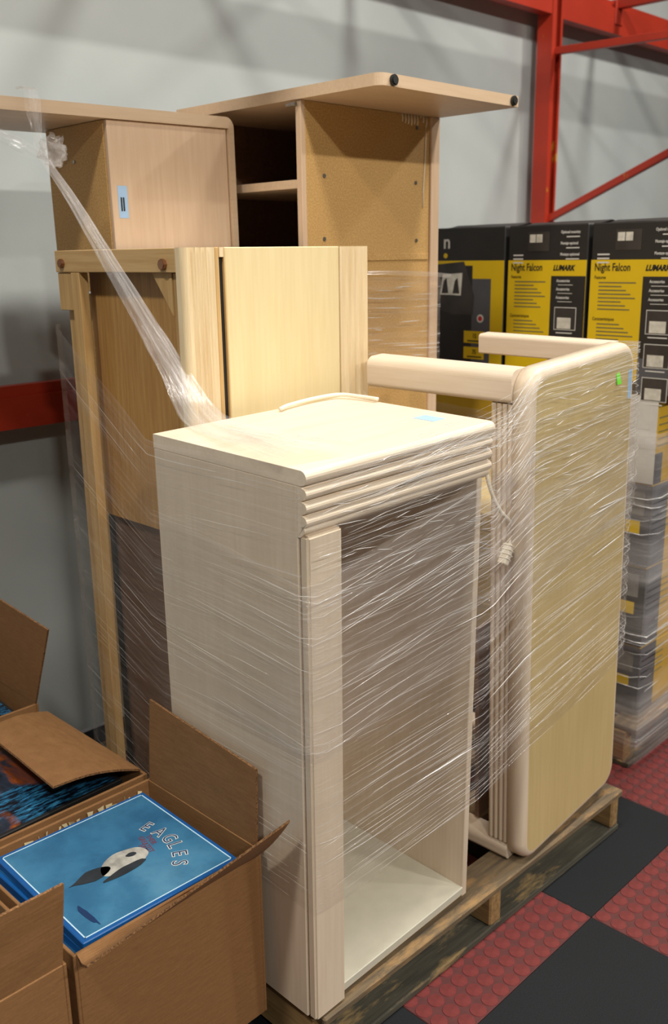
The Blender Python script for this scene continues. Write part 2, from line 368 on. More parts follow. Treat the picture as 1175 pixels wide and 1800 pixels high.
# ------------------------------------------------------------------ pallets
def pallet(label, x0, x1, y0, y1, top, rot=0, xo=0, deck='pal_x', slope=0):
    pl = thing('pallet', label, 'pallet', (x0, y0, 0), (0, 0, rot)); W, D = x1-x0, y1-y0
    rnd = random.Random(int(x0*1000))
    nb = 7; bw = .098; gap = (D-nb*bw)/(nb-1)
    for k in range(nb):
        y = k*(bw+gap)
        box('deck_board', rnd.uniform(0, .012), W-rnd.uniform(0, .012), y, y+bw*rnd.uniform(.92, 1), top-.018, top-rnd.uniform(0, .001), deck if k != 0 else 'pal_x', pl, .003)
    for k in range(3):
        x = k*(W-.042)/2
        box('stringer', x+.004, x+.046 if k < 2 else W-.004, .014 if k else .03, D-.01, .018, top-.018, 'pal_y', pl, .004)
    for y in (0.012, D/2-.05, D-.11):
        box('bottom_board', 0, W, y, y+.105, 0, .018, 'pal_grey', pl, .003)
    return pl
pallet('weathered wooden pallet under the wrapped furniture', 1.005, 2.115, 1.05, 2.28, .13, radians(-.6))

# ------------------------------------------------------------------ open cabinet at the front (A)
A = thing('open_cabinet', 'pale wood open-front cabinet with reeded cornice, nearest on the pallet, film wrapped', 'cabinet', (.9929, 1.0565, .131), (.0304, -.0237, .0068))
W, W2, D, Hh = .494, .4756, .394, 1.051
box('side_panel', 0, .018, .0215, D, 0, Hh-.0255, 'maple', A, .0015)
box('side_panel', W2-.016, W2, .012, D, 0, Hh-.0255, 'maple', A, .0015)
box('stile', .002, .080, 0, .0205, 0, .945, 'maple', A, .004, 3)
prism('top_board', [(D, Hh), (D, Hh-.025)]+arc(.0125, Hh-.0125, .0125, 270, 90, 10), 'x', 0, W, 'maple_x', A)
pf = [(.021, Hh-.0255)]
z = Hh-.0255
for k in range(3):
    pf += [(.0115+.0, z-.001)]+arc(.0095, z-.0125, .0095, 90, 270, 8)+[(.0115, z-.0235)]
    z -= .0225
pf += arc(.012, z-.004, .007, 90, 230, 5)+[(.016, z-.016), (.021, z-.016)]
prism('cornice', pf, 'x', 0, W-.006, 'maple_x', A)
box('bottom_panel', .018, W2-.016, .010, D-.008, .008, .026, 'white_melamine', A)
box('back_panel', .018, W2-.016, D-.010, D-.002, .026, Hh-.0255, 'maple', A, 0)
box('kick_strip', .082, W2-.016, .016, .024, .0, .008, 'maple_x', A, 0)
box('price_tag', .415, .452, .085, .135, Hh, Hh+.0006, 'blue_tag', A, 0)

# ------------------------------------------------------------------ desk section standing on end (E)
E_ = thing('desk_section', 'pale wood desk section on end with rounded tan panel, beside the open cabinet', 'desk', (1.6409, 1.0421, .131), (.0146, -.0624, .0375))
EW, EH, ET, ER = .4465, 1.147, .042, .055
def rrect(w_, h_, r, inset=0, n=8):
    i = inset; rr = max(r-i, .004)
    return (arc(w_-i-rr, i+rr, rr, -90, 0, n)+arc(w_-i-rr, h_-i-rr, rr, 0, 90, n)+arc(i+rr, h_-i-rr, rr, 90, 180, n)+arc(i+rr, i+rr, rr, 180, 270, n))
bm = bmesh.new(); prev = None; B_ = .019
secs = [(0, B_)]+[(B_-B_*cos(a), B_-B_*sin(a)) for a in [pi/12*k for k in range(1, 7)]]+[(ET, 0)]
for k, (y, ins) in enumerate(secs):
    ring = [bm.verts.new((p[0], y, p[1])) for p in rrect(EW, EH, ER, ins)]
    if prev:
        for q in range(len(ring)): f = bm.faces.new((prev[q], prev[(q+1) % len(ring)], ring[(q+1) % len(ring)], ring[q])); f.smooth = True
    else: bm.faces.new(ring)
    prev = ring
bm.faces.new(prev[::-1])
me = fin(bm, 'end_panel'); me.materials.append(MAT['maple']); me.materials.append(MAT['tan_face'])
for p in me.polygons:
    if p.normal.y < -.95 and p.area > .1: p.material_index = 1
link('end_panel', me, None, E_)
# reeded stile behind the panel, reeds on the side facing left
pf = [(.034, ET+.001), (.034, ET+.054), (.008, ET+.054)]
for k in range(4):
    cyy = ET+.0475-.013*k; pf += arc(.008, cyy, .0061, 90, 270, 8)
pf += [(.008, ET+.001)]
prism('reeded_stile', pf, 'z', .045, EH-.070, 'maple', E_)
def rail(x0, x1, y0, y1, z0, z1, r=.02, name='rail'):
    pf = arc(x0+r, z1-r, r, 180, 90, 8)+[(x1, z1), (x1, z0)]+arc(x0+r*.5, z0+r*.5, r*.5, 270, 180, 6)
    return prism(name, pf, 'y', y0, y1, 'maple_y', E_)
rail(-.004, .050, ET+.001, .415, EH-.068, EH-.002)
rail(EW-.046, EW-.004, ET+.001, .395, EH-.052, EH-.004, .009)
rail(.0, .045, ET+.001, .40, .0, .044, .021)
rail(EW-.055, EW-.008, ET+.001, .44, .004, .046)
box('inner_shelf', .05, EW-.05, .12, .40, .80, .82, 'tan_face', E_, .002)
box('inner_panel', .035, EW-.02, .145, .155, .05, .55, 'dark_in', E_, .001)
box('price_tag', EW-.036, EW-.0195, -.0006, 0, 1.02, 1.085, 'blue_tag', E_, 0)
slab_quad('price_sticker', [(EW-.096, -.0008, 1.085), (EW-.083, -.0008, 1.087), (EW-.080, -.006, 1.062), (EW-.094, -.003, 1.061)], -.0004, 'green_tag', E_, 3)

# ------------------------------------------------------------------ tall cabinet behind (B)
Bc = thing('tall_cabinet', 'cream wood cabinet with reeded stiles, its unfinished pine side facing left', 'cabinet', (1.087, 1.465, .131))
bw, bd, bh = .501, .458, 1.384
def reeded(name, x0, x1, y0, th, z0, z1, n, mat, parent, rnd_left=False):
    pf = [(x1, y0+th), (x0, y0+th)]; r0 = .012 if rnd_left else 0
    if rnd_left: pf += arc(x0+r0, y0+r0, r0, 180, 270, 6)
    else: pf += [(x0, y0)]
    wv = (x1-x0-r0-.012)/n; s = x0+r0+.004
    for k in range(n):
        a = s+wv*k; pf += [(a, y0)]+arc(a+wv/2, y0+.0015, wv/2*.8, 180, 0, 6)[::1] if False else [(a, y0), (a+wv*.18, y0+.0035), (a+wv*.5, y0+.005), (a+wv*.82, y0+.0035)]
    pf += [(x1-.004, y0), (x1, y0+.003)]
    return prism(name, pf, 'z', z0, z1, mat, parent)
reeded('reeded_stile', 0, .076, 0, .024, 0, bh, 4, 'maple_post', Bc, True)
reeded('reeded_stile', .412, bw, 0, .024, 0, bh, 4, 'maple_post', Bc)
box('filler_strip', .0775, .0875, .004, .024, 0, bh, 'pine', Bc, .001)
box('door', .1005, .4105, .002, .022, .0, bh, 'maple_yellow', Bc, .0015)
box('door_edge', .098, .1003, .003, .022, 0, bh-.001, 'pine', Bc, 0)
box('slot_header', .0878, .0978, .003, .024, bh-.018, bh, 'maple_post', Bc, 0)
box('slot_shade', .0880, .0977, .008, .0235, 0, bh-.019, 'rubber_and_shade', Bc, 0)  # solid black strip painting the shade of the open gap
box('inner_side_shade', .082, .094, .03, bd, 0, bh-.02, 'rubber_and_shade', Bc, 0)  # coloured black for the shade seen through the gap
box('top_board', .024, bw, .025, bd, bh-.016, bh, 'maple_x', Bc, .001)
box('side_panel', bw-.018, bw, .025, bd, 0, bh-.017, 'maple', Bc, .001)
box('side_rail', 0, .022, .025, bd, bh-.045, bh-.0005, 'pine_y', Bc, .001)
box('side_post', 0, .022, bd-.092, bd-.060, 0, bh-.046, 'pine', Bc, .001)
box('side_post', .012, .040, .0245, .050, 0, bh-.046, 'pine', Bc, .001)
box('recessed_panel', .045, .055, .026, bd-.06, .80, bh-.046, 'ply', Bc, 0)
box('lower_panel_shade', .062, .072, .026, bd-.06, .0, .80, 'dark_in', Bc, 0)  # dark brown paints the shade of the opening behind the film
box('cross_rail', .0, .022, .05, bd-.092, .0, .06, 'pine_y', Bc, .001)
box('corner_cleat', 0.004, .022, bd-.059, bd, bh-.125, bh-.046, 'pine', Bc, .001)
box('back_post', .024, .045, bd-.022, bd, 0, bh-.126, 'pine', Bc, .001)
prism('corner_block', [(.052, bh-.046), (.115, bh-.046), (.052, bh-.125)], 'x', .010, .030, 'pine', Bc)
cyl('bolt', (-.003, .060, bh-.03), 'x', .0105, .010, 'brass_bolt', Bc, 8)
cyl('bolt', (-.003, bd-.030, bh-.027), 'x', .0095, .010, 'brass_bolt', Bc, 8)

# ------------------------------------------------------------------ hutch (C)
Cc = thing('hutch', 'pinkish wood hutch with long overhanging top, behind the cream cabinet near the wall', 'hutch', (1.266, 1.945, .131), (0, -.010, -.012))
ch = 1.664
box('side_panel', .0, .018, .008, .262, 1.29, ch-.001, 'particle', Cc, .001)
box('front_panel', .002, .338, -.004, .0075, 1.28, ch-.001, 'pink_maple', Cc, .001)
pf = [(-.62, ch), (-.62, ch+.026)]+arc(.357-.024, ch+.026-.024, .024, 90, 0, 8)+[(.357, .0), (.341, .0), (.341, ch)]
prism('top_and_end_board', pf, 'y', -.012, .31, 'pink_maple_x', Cc, bev=.004)
box('pedestal', .07, .338, .02, .26, 0, 1.279, 'particle', Cc, .001)
box('back_panel', .02, .338, .254, .262, 1.29, ch-.001, 'dark_in', Cc, 0)
box('price_tag', .018, .043, -.0047, -.0042, ch-.21, ch-.14, 'blue_tag', Cc, 0)
for k in range(2): box('tag_print', .024+.006*k, .028+.006*k, -.0051, -.0048, ch-.195, ch-.165, 'black_ink', Cc, 0)
cyl('screw', (-.001, .14, ch-.08), 'x', .004, .004, 'steel', Cc, 10, 0)

# ------------------------------------------------------------------ desk return (D)
Dd = thing('desk_return', 'tall desk return with overhanging slab top, particleboard face and open shelves, by the rack', 'desk', (1.635, 1.72, .131))
dw, dd, dh = .508, .462, 1.714
bm = bmesh.new(); pf = arc(.022-.006, -.253+.022, .022, 180, 270, 6)+[(.508, -.253), (.508, .468), (-.006, .468)]
for z in (0, 1): pass
slab = prism('slab_top', pf, 'z', dh+.0005, dh+.026, 'pink_maple_x', Dd, bev=.003)
box('face_panel', .014, dw-.036, 0, .014, .0, dh, 'particle', Dd, .0008)
box('face_edge', .0, .0138, .0, .018, .0, dh, 'pink_maple', Dd, .0008)
box('face_stile', dw-.0355, dw, -.006, .016, .0, dh, 'pink_maple', Dd, .0015)
box('face_rail', .016, dw-.04, -.003, -.0002, 1.350, 1.366, 'particle', Dd, .0005)
box('side_panel', dw-.018, dw, .0165, dd, 0, dh, 'dark_in', Dd, 0)
box('back_panel', 0, dw-.0185, dd-.012, dd, 0, dh, 'dark_in', Dd, 0)
for z in (.02, .5, .98, 1.520): box('shelf', .003, dw-.0185, .0185, dd-.0125, z, z+.020, 'pink_maple_x', Dd, .001)
box('divider', .10, .115, .0185, dd-.0125, .045, .49, 'dark_in', Dd, 0)
for sx, sz in ((.073, 1.55), (.415, 1.547), (.070, 1.404), (.419, 1.40), (.418, 1.683)): cyl('screw', (sx, -.0005, sz), 'y', .005, .003, 'steel', Dd, 10, 0)
for gx in (.035, .484): cyl('glide', (gx, -.257, dh+.013), 'y', .0115, .011, 'rubber_and_shade', Dd, 20, .003)
cyl('hinge', (.0-.02+.01, .02, dh-.01), 'y', .005, .03, 'steel', Dd, 10, 0)
bm = bmesh.new(); rnd = random.Random(5)
for k in range(9):   # dried glue along the slab joint and down the stile
    x = .36+.012*k; l = rnd.uniform(.006, .028)
    tube_bm([(x, -.0005, dh), (x+.001, -.0015, dh-l*.6), (x, -.0008, dh-l)], [.0022, .0018, .0012], 6, bm)
tube_bm([(.455, -.0005, dh-.02), (.452, -.001, dh-.10), (.446, -.001, dh-.19), (.445, -.001, dh-.23)], [.001, .0012, .0018, .0012], 6, bm)
link('dried_glue', fin(bm, 'dried_glue', True), 'cord', Dd)

# ------------------------------------------------------------------ cords
def curve_pts(ctrl, n=10):
    P = [Vector(c) for c in ctrl]; P = [P[0]*2-P[1]]+P+[P[-1]*2-P[-2]]; out = []
    for i in range(1, len(P)-2):
        for k in range(n):
            t_ = k/n; a, b, c, d = P[i-1:i+3]
            out.append(.5*((2*b)+(c-a)*t_+(2*a-5*b+4*c-d)*t_**2+(3*b-a-3*c+d)*t_**3))
    out.append(P[-2]); return out
zt = 1.1955
o = tube('power_cord', curve_pts([(1.25, 1.392, 1.2055), (1.285, 1.404, 1.2080), (1.366, 1.414, 1.2110), (1.430, 1.406, 1.2125), (1.448, 1.360, 1.2105), (1.452, 1.315, 1.2090)]), .0042, 'cord')
tag(o, 'thin white cord lying along the back edge of the front cabinet top', 'cord')
pc = thing('plug_cord', 'pale power cord with plug hanging between the cabinet and the desk section', 'cord', (1.583, 1.074, .88))
tube('cable', curve_pts([(-.058, .03, .245), (-.045, .015, .16), (-.02, .006, .11), (.012, .0, .078), (.016, -.002, .052), (.008, 0, .032)]), .0042, 'cord', pc)
pb = bar('plug', (.008, 0, .034), (-.016, 0, -.004), .020, .015, 'cord', pc)
for k in range(4): bar('ridge', (.007-.005*k, 0, .032-.008*k), (.0052-.005*k, 0, .0292-.008*k), .0245, .0185, 'cord', pb)

# ------------------------------------------------------------------ light fixture cartons on the second pallet
pallet('dark wooden pallet under the light fixture cartons', 2.415, 3.45, 1.17, 2.20, .13, 0)
CX = 2.505
NY, UZ = (0, -1, 0), (0, 0, 1)     # reading direction and up on the faces that look left
def carton(label, loc, wy, dx, h, group):
    c = thing('light_carton', label, 'carton', loc, (0, 0, 0), group)
    return c
def quad(name, y0, y1, z0, z1, mat, parent, lift=.0006, x=0.):
    """flat print on the left-facing side; y measured from the near corner"""
    return box(name, x-lift, x-lift+.0004, y0, y1, z0, z1, mat, parent, 0)
def upright(label, y0, wy, z0, h, front=True):
    c = thing('light_carton', label, 'carton', (CX, y0, z0), (0, 0, 0), 'upright light cartons on top of the stack')
    b = box('carton_body', 0, .27, 0, wy, 0, h, 'carton_black', c, .003)
    slab_quad('lid_flap', [(.002, .004, h), (.002, wy-.004, h), (.13, wy-.004, h+.010), (.13, .004, h+.012)], .003, 'carton_black', c, 4, .004)
    slab_quad('lid_flap', [(.268, wy-.004, h), (.268, .004, h), (.14, .004, h+.012), (.14, wy-.004, h+.010)], .003, 'carton_black', c, 4, .004)
    zy = h*.785
    if front:
        quad('yellow_panel', .001, wy-.001, .035, zy, 'carton_yellow', c)
        quad('black_panel', .002, wy*.43, .033, zy-.045, 'carton_black', c, .0012)
        quad('grey_panel', .002, wy*.43, .003, .10, 'carton_grey', c, .0014)
        put_text('Night Falcon', .030, (-.0014, wy*.955, zy-.030), NY, UZ, 'black_ink', c, offset=.0004, sx=.72)
        put_text('LUMARK', .021, (-.0014, wy*.41, zy-.029), NY, UZ, 'black_ink', c, offset=.0010, sx=.85, slant=.25)
        for k, s_ in enumerate(('Features', 'Caracteristiques')):
            zz = zy-.052-.115*k
            put_text(s_, .013, (-.0014, wy*.95, zz), NY, UZ, 'black_ink', c, sx=.8)
            for q in range(8): quad('print_line', wy*(.50+.05*((q*7+k*3) % 4)), wy*.90, zz-.012-.0105*q, zz-.0085-.0105*q, 'grey_ink', c, .0012)
        for k in range(3):
            put_text('Accessories', .0115, (-.0018, wy*.36, zy-.062-.024*k), NY, UZ, 'white_ink', c, sx=.8, offset=.0002)
            quad('print_line', wy*.16, wy*.34, zy-.071-.024*k, zy-.0695-.024*k, 'white_ink', c, .0018)
            zz = zy-.20-.092*k
            quad('photo_frame', wy*.10, wy*.37, zz, zz+.066, 'white_ink', c, .0018)
            quad('photo', wy*.107, wy*.363, zz+.002, zz+.064, 'fixture_print', c, .0022)
            quad('photo_detail', wy*.16, wy*.33, zz+.004, zz+.036, 'photo_light', c, .0026)
            quad('print_line', wy*.14, wy*.34, zz-.010, zz-.007, 'white_ink', c, .0018)
        for k, s_ in enumerate(('Optional mounting', 'Montaje opcional', 'Montage optionnel')):
            put_text(s_, .0115, (-.0014, wy*.33, h-.026-.031*k), NY, UZ, 'white_ink', c, sx=.72, offset=.0002)
            quad('print_line', wy*.10, wy*.26, h-.037-.031*k, h-.034-.031*k, 'white_ink', c, .0012)
        quad('fixture_picture', wy*.47, wy*.74, h-.075, h-.020, 'fixture_print', c, .0012)
        for k in range(2): quad('fixture_lens', wy*(.56+.085*k), wy*(.635+.085*k), h-.050, h-.027, 'photo_light', c, .0016)
        for k in range(3): quad('print_line', wy*.80, wy*.93, h-.088-.011*k, h-.084-.011*k, 'white_ink', c, .0012)
        for k in range(1): quad('recycling_mark', .004, .020, .008, .035, 'label_white', c, .0018); quad('recycling_dot', .008, .016, .014, .028, 'red_ink', c, .0022)
    else:
        quad('yellow_panel', .001, wy-.001, .03, zy, 'carton_yellow', c)
        quad('grey_panel', wy*.17, wy-.002, .03, zy-.055, 'carton_grey', c, .0010)
        quad('black_panel', wy*.42, wy-.002, .03, zy-.015, 'carton_black', c, .0012)
        # big floodlight picture
        pf = [(.110, .20), (.185, .20), (.265, .22), (.265, .355), (.145, .365), (.105, .26)]
        prism('fixture_picture', [(p[0]*wy/.27, p[1]) for p in pf], 'x', -.0019, -.0014, 'fixture_print', c)
        prism('fixture_lens', [(p[0]*wy/.27, p[1]) for p in [(.155, .26), (.235, .262), (.225, .325), (.150, .33)]], 'x', -.0024, -.0020, 'photo_light', c)
        for q_ in range(2): prism('lens_reflector', [((p[0]+.042*q_)*wy/.27, p[1]) for p in [(.160, .266), (.186, .266), (.178, .305), (.168, .315)]], 'x', -.0029, -.0025, 'fixture_print', c)
        cyl('round_seal', (-.0016, wy*.30, .19), 'x', .013, .0006, 'label_white', c, 16, 0); cyl('round_seal_core', (-.0021, wy*.30, .19), 'x', .008, .0006, 'red_ink', c, 12, 0)
        for k, s_ in enumerate(('15', '75', '400W')):
            quad('yellow_label', wy*.24, wy*.52, .112-.05*k, .150-.05*k, 'carton_yellow', c, .0018)
            put_text(s_, .020, (-.0022, wy*(.40, .40, .44)[k], .128-.05*k), NY, UZ, 'black_ink', c, sx=.8, offset=.0003)
            quad('print_line', wy*.27, wy*.47, .117-.05*k, .121-.05*k, 'black_ink', c, .0022)
        put_text('n', .060, (-.0014, wy*.835, h-.062), NY, UZ, 'white_ink', c, offset=.001)
        cyl('logo_dot', (-.001, wy*.80, h-.085), 'x', .008, .0006, 'carton_yellow', c, 12, 0)
    return c
TZ, TH = 1.105, .468
upright('black and yellow floodlight carton, right one of the top row', 1.165, .285, TZ, TH)
upright('black and yellow floodlight carton, middle of the top row below the rack post', 1.462, .270, TZ, TH)
upright('black and yellow floodlight carton with large fixture picture beside the desk return', 1.745, .285, TZ, TH, False)
LZ = [.131, .352, .602, .851]; LH = [.22, .249, .248, .253]
lay = ['lowest', 'second lowest', 'second from top lying', 'topmost lying']
for k in range(4):
    for q, (y0, wy) in enumerate(((1.215, .48), (1.70, .48))):
        c = thing('light_carton', '%s flat carton in the wrapped stack, %s column' % (lay[k], ('near corner', 'far')[q]), 'carton', (CX, y0, LZ[k]), (0, 0, 0), 'lying light cartons in the wrapped stack')
        box('carton_body', 0, .44, 0, wy, 0, LH[k]-.001, 'carton_gold', c, .003)
        pm = 'label_white' if k == 3 else 'carton_grey' if k != 1 else 'carton_black'
        if q == 0:
            box('printed_side', -.0008, -.0003, .0, wy, .001, LH[k]-.002, pm, c, 0)
            box('printed_front', .0, .045 if k == 3 else .10, -.0008, -.0003, .001, LH[k]-.002 if k < 3 else .09, 'carton_grey', c, 0)
            box('yellow_stripe', -.0014, -.0010, .03, .075, LH[k]*.40, LH[k]*.55, 'carton_yellow' if k < 3 else 'label_white', c, 0)
            box('photo', -.0014, -.0010, .02, .09, LH[k]*.62, LH[k]*.90, 'photo_grey' if k < 3 else 'label_white', c, 0)
            for r_ in range(5): box('print_line', .012, .15, -.0008, -.0003, .11+.02*r_, .114+.02*r_, 'grey_ink', c, 0)

# ------------------------------------------------------------------ record boxes in front
def sheet_flap(parent, pts, th=.0045, bend=0.0):
    return slab_quad('flap', pts, th, 'card', parent, 8, bend)
def rbox(label, x0, x1, y0, y1, z0, z1):
    b = thing('record_box', label, 'box', (x0, y0, z0)); W, D, H = x1-x0, y1-y0, z1-z0; th = .006
    for args in ((0, th, 0, D), (W-th, W, 0, D)): box('wall', *args, 0, H, 'card', b, .0012)
    for args in ((th, W-th, 0, th), (th, W-th, D-th, D)): box('wall', *args, 0, H, 'card', b, .0012)
    box('base', th, W-th, th, D-th, 0, .006, 'card', b, 0)
    return b
def rel(b, pts): return [tuple(Vector(p)-b.location) for p in pts]
R1 = rbox('open cardboard box holding the blue record sets, against the front cabinet', .585, .968, 1.165, 1.515, .108, .462)
sheet_flap(R1, rel(R1, [(.9635, 1.173, .463), (.9635, 1.507, .463), (.9645, 1.490, .648), (.9635, 1.166, .622)]))
sheet_flap(R1, rel(R1, [(.592, 1.167, .462), (.955, 1.167, .452), (.950, 1.065, .574), (.585, 1.125, .470)]), .0045, .006)
R2 = rbox('open cardboard box with one flap folded over the fiery record set', .597, .975, 1.532, 1.935, .108, .462)
sheet_flap(R2, rel(R2, [(.968, 1.548, .464), (.968, 1.93, .464), (.800, 1.90, .490), (.775, 1.555, .505)]), .0045, .012)
R3 = rbox('cardboard box at the lower left corner with its front flap standing up', .19, .571, 1.160, 1.51, .108, .462)
sheet_flap(R3, rel(R3, [(.195, 1.1665, .463), (.566, 1.1665, .463), (.575, 1.155, .605), (.190, 1.150, .610)]))
R4 = rbox('cardboard box nearest the wall at left with one tall flap upright', .590, .965, 1.965, 2.33, .108, .478)
sheet_flap(R4, rel(R4, [(.958, 1.968, .479), (.958, 2.325, .479), (.955, 2.31, .725), (.950, 1.855, .700)]))
pallet('low wooden pallet under the cardboard record boxes', .10, .955, 1.19, 2.36, .108, 0)

# blue record set
t = NT('blue_record_cover'); f = t.noise(t.coord(), 14, 6, .65); g = t.noise(t.coord(scale=(1, 1, 1)), 3.2, 5, .6); h = t.noise(t.coord(), 120, 4, .7)
a = t.ramp(g, [(.30, srgb(34, 92, 132)), (.55, srgb(58, 118, 154)), (.75, srgb(92, 142, 170))])
b_ = t.ramp(f, [(.40, (.30, .42, .50)), (.56, (1, 1, 1))]); m = t.n('ShaderNodeMix', data_type='RGBA', blend_type='MULTIPLY'); m.inputs[0].default_value = .35
t.l(a, m.inputs[6]); t.l(b_, m.inputs[7]); t.l(m.outputs[2], t.p.inputs['Base Color']); t.p.inputs['Roughness'].default_value = .38; t.bump(h, .05, .001); MAT['cover_blue'] = t.m
MAT['cover_edge'] = plain('deep_blue_print', srgb(14, 84, 150), .35, .08)
MAT['cover_line'] = plain('pale_blue_line', srgb(190, 220, 235), .4, .03)
MAT['navy_ink'] = plain('navy_ink', srgb(20, 50, 92), .45, .1)
MAT['maroon_ink'] = plain('maroon_ink', srgb(120, 58, 70), .45, .1)
MAT['pebble'] = plain('pale_grey_print', srgb(166, 164, 156), .4, .45, 38)
MAT['pebble_dark'] = plain('dark_grey_print', srgb(40, 46, 52), .4, .4, 30)
S = .312
def record_set(label, cx_, cy_, z, rz, mat, edge):
    r = thing('record_set', label, 'record', (cx_, cy_, z), (0, 0, rz))
    box('sleeve', -S/2, S/2, -S/2, S/2, 0, .016, edge, r, .0015)
    box('cover', -S/2+.008, S/2-.008, -S/2+.008, S/2-.008, .0160, .0164, mat, r, 0)
    return r
for k in range(3):
    r = record_set(('blue record set with pale border lying on top in the open box', 'blue record set second from top in the open box', 'blue record set third from top in the open box')[k], .776-.004*k, 1.341+.003*k, .437-.017*k, radians((-1.5, .5, -2)[k]), 'cover_blue', 'cover_edge')
    if k == 0: top_set = r
h2 = S/2-.008
for a in ((-h2, h2, -h2, -h2+.0022), (-h2, h2, h2-.0022, h2), (-h2, -h2+.0022, -h2, h2), (h2-.0022, h2, -h2, h2)):
    box('border_line', *a, .0164, .0167, 'cover_line', top_set, 0)
# curved band title: letters read towards -Y, tops towards +X
word = 'EAGLES'
arc_c = [(.094, .042), (.102, .012), (.103, -.017), (.098, -.045), (.088, -.072), (.071, -.096)]
for k, ch_ in enumerate(word):
    d_ = Vector(arc_c[min(k+1, 5)])-Vector(arc_c[max(k-1, 0)]); d_.normalize()
    right = Vector((d_.x, d_.y, 0)); up = Vector((-d_.y, d_.x, 0)); sz = .040
    pos = Vector((*arc_c[k], .0168))-right*sz*.28-up*sz*.35
    put_text(ch_, sz, pos, right, up, 'white_ink', top_set, offset=.0011, sx=.80)
    put_text(ch_, sz, pos+Vector((0, 0, .0004)), right, up, 'navy_ink', top_set, offset=-.0004, sx=.80)
for k, (s_, bx_, sy) in enumerate((('THEIR', .080, .020), ('GREATEST', .067, .026), ('HITS', .054, .004))):
    put_text(s_, .015, (bx_-.006, sy, .0168), (-.18, -1, 0), (1, -.18, 0), 'maroon_ink', top_set, sx=.8)
# plain printed pebble shape with a dark tapering end
def blob(name, cxx, cyy, a, b, rot, mat, tip=0, zoff=.0168, lump=.12, seed=0):
    bm = bmesh.new(); vs_ = []
    for k in range(40):
        th = 2*pi*k/40; rr = 1+lump*noise.noise(Vector((cos(th)*1.5+seed, sin(th)*1.5, seed)))
        x = a*cos(th)*rr; y = b*sin(th)*rr*(1-(tip*max(0, cos(th))))
        vs_.append(bm.verts.new((cxx+x*cos(rot)-y*sin(rot), cyy+x*sin(rot)+y*cos(rot), zoff)))
    bm.faces.new(vs_); r_ = bmesh.ops.extrude_face_region(bm, geom=bm.faces[:])
    for v in [e for e in r_['geom'] if isinstance(e, bmesh.types.BMVert)]: v.co.z += .0003
    return link(name, fin(bm, name), mat, top_set)
blob('printed_shape', .003, -.018, .050, .030, radians(186), 'pebble', .25, seed=3)
blob('printed_shape', -.062, -.015, .040, .016, radians(180), 'pebble_dark', .9, seed=5)
blob('printed_shape', -.008, -.042, .045, .010, radians(184), 'pebble_dark', .4, .0172, seed=8)
blob('printed_shape', .024, -.010, .010, .006, radians(170), 'pebble_dark', .2, .0172, seed=2)
blob('printed_shape', -.116, -.100, .005, .034, radians(4), 'navy_ink', .3, .0168, .5, seed=11)

# fiery record set
t = NT('fire_and_ice_cover'); f = t.noise(t.coord(scale=(1, .6, 1)), 7, 6, .6, .8); g = t.noise(t.coord(scale=(3, 14, 1), rot=(0, 0, .8)), 9, 5, .75)
a = t.ramp(f, [(.36, (.004, .004, .006)), (.46, (.02, .03, .05)), (.52, (.22, .05, .01)), (.60, (.7, .22, .03)), (.72, (.85, .45, .08))])
b_ = t.ramp(g, [(.46, (.002, .004, .01)), (.60, (.02, .16, .32)), (.72, (.12, .42, .62))])
gr = t.n('ShaderNodeTexNoise'); gr.inputs['Scale'].default_value = 4.5; t.l(t.coord(rot=(0, 0, .4)), gr.inputs['Vector'])
c = t.mix(t.ramp(gr.outputs[0], [(.50, (0, 0, 0)), (.56, (1, 1, 1))]), a, b_)
t.l(c, t.p.inputs['Base Color']); t.p.inputs['Roughness'].default_value = .35; MAT['cover_fire'] = t.m
record_set('dark record set with fiery orange and blue cover under the folded flap', .785, 1.735, .425, radians(2), 'cover_fire', 'black_ink')
record_set('dark record set lying in the cardboard box nearest the wall', .778, 2.15, .44, radians(-3), 'cover_fire', 'black_ink')
record_set('dark record set in the lower left corner box', .38, 1.335, .415, radians(1), 'cover_blue', 'cover_edge')
def pile(b, cx_, cy_, top):      # inner carton the records lie on
    x, y, z = b.location
    box('inner_carton', cx_-.15-x, cx_+.15-x, cy_-.15-y, cy_+.15-y, .115-z, top-z, 'card', b, .003)
pile(R1, .776, 1.341, .4025); pile(R2, .785, 1.735, .4245); pile(R4, .778, 2.15, .4395); pile(R3, .38, 1.335, .4145)
bm = bmesh.new(); rnd = random.Random(3)   # crumpled tissue tucked behind the top record set
for k in range(16):
    x = .66+.018*k; z0 = .448+rnd.uniform(0, .010)
    v = [bm.verts.new((x+rnd.uniform(-.012, .012), 1.4995+rnd.uniform(0, .006), z0-.03)) for _ in range(2)]+[bm.verts.new((x+rnd.uniform(-.014, .014), 1.501+rnd.uniform(-.003, .006), z0)) for _ in range(2)]
    bm.faces.new((v[0], v[2], v[1])); bm.faces.new((v[1], v[2], v[3]))
o = link('packing_paper', fin(bm, 'packing_paper'), 'maple_yellow'); tag(o, 'torn yellow packing paper tucked behind the blue record set', 'paper'); o['kind'] = 'stuff'

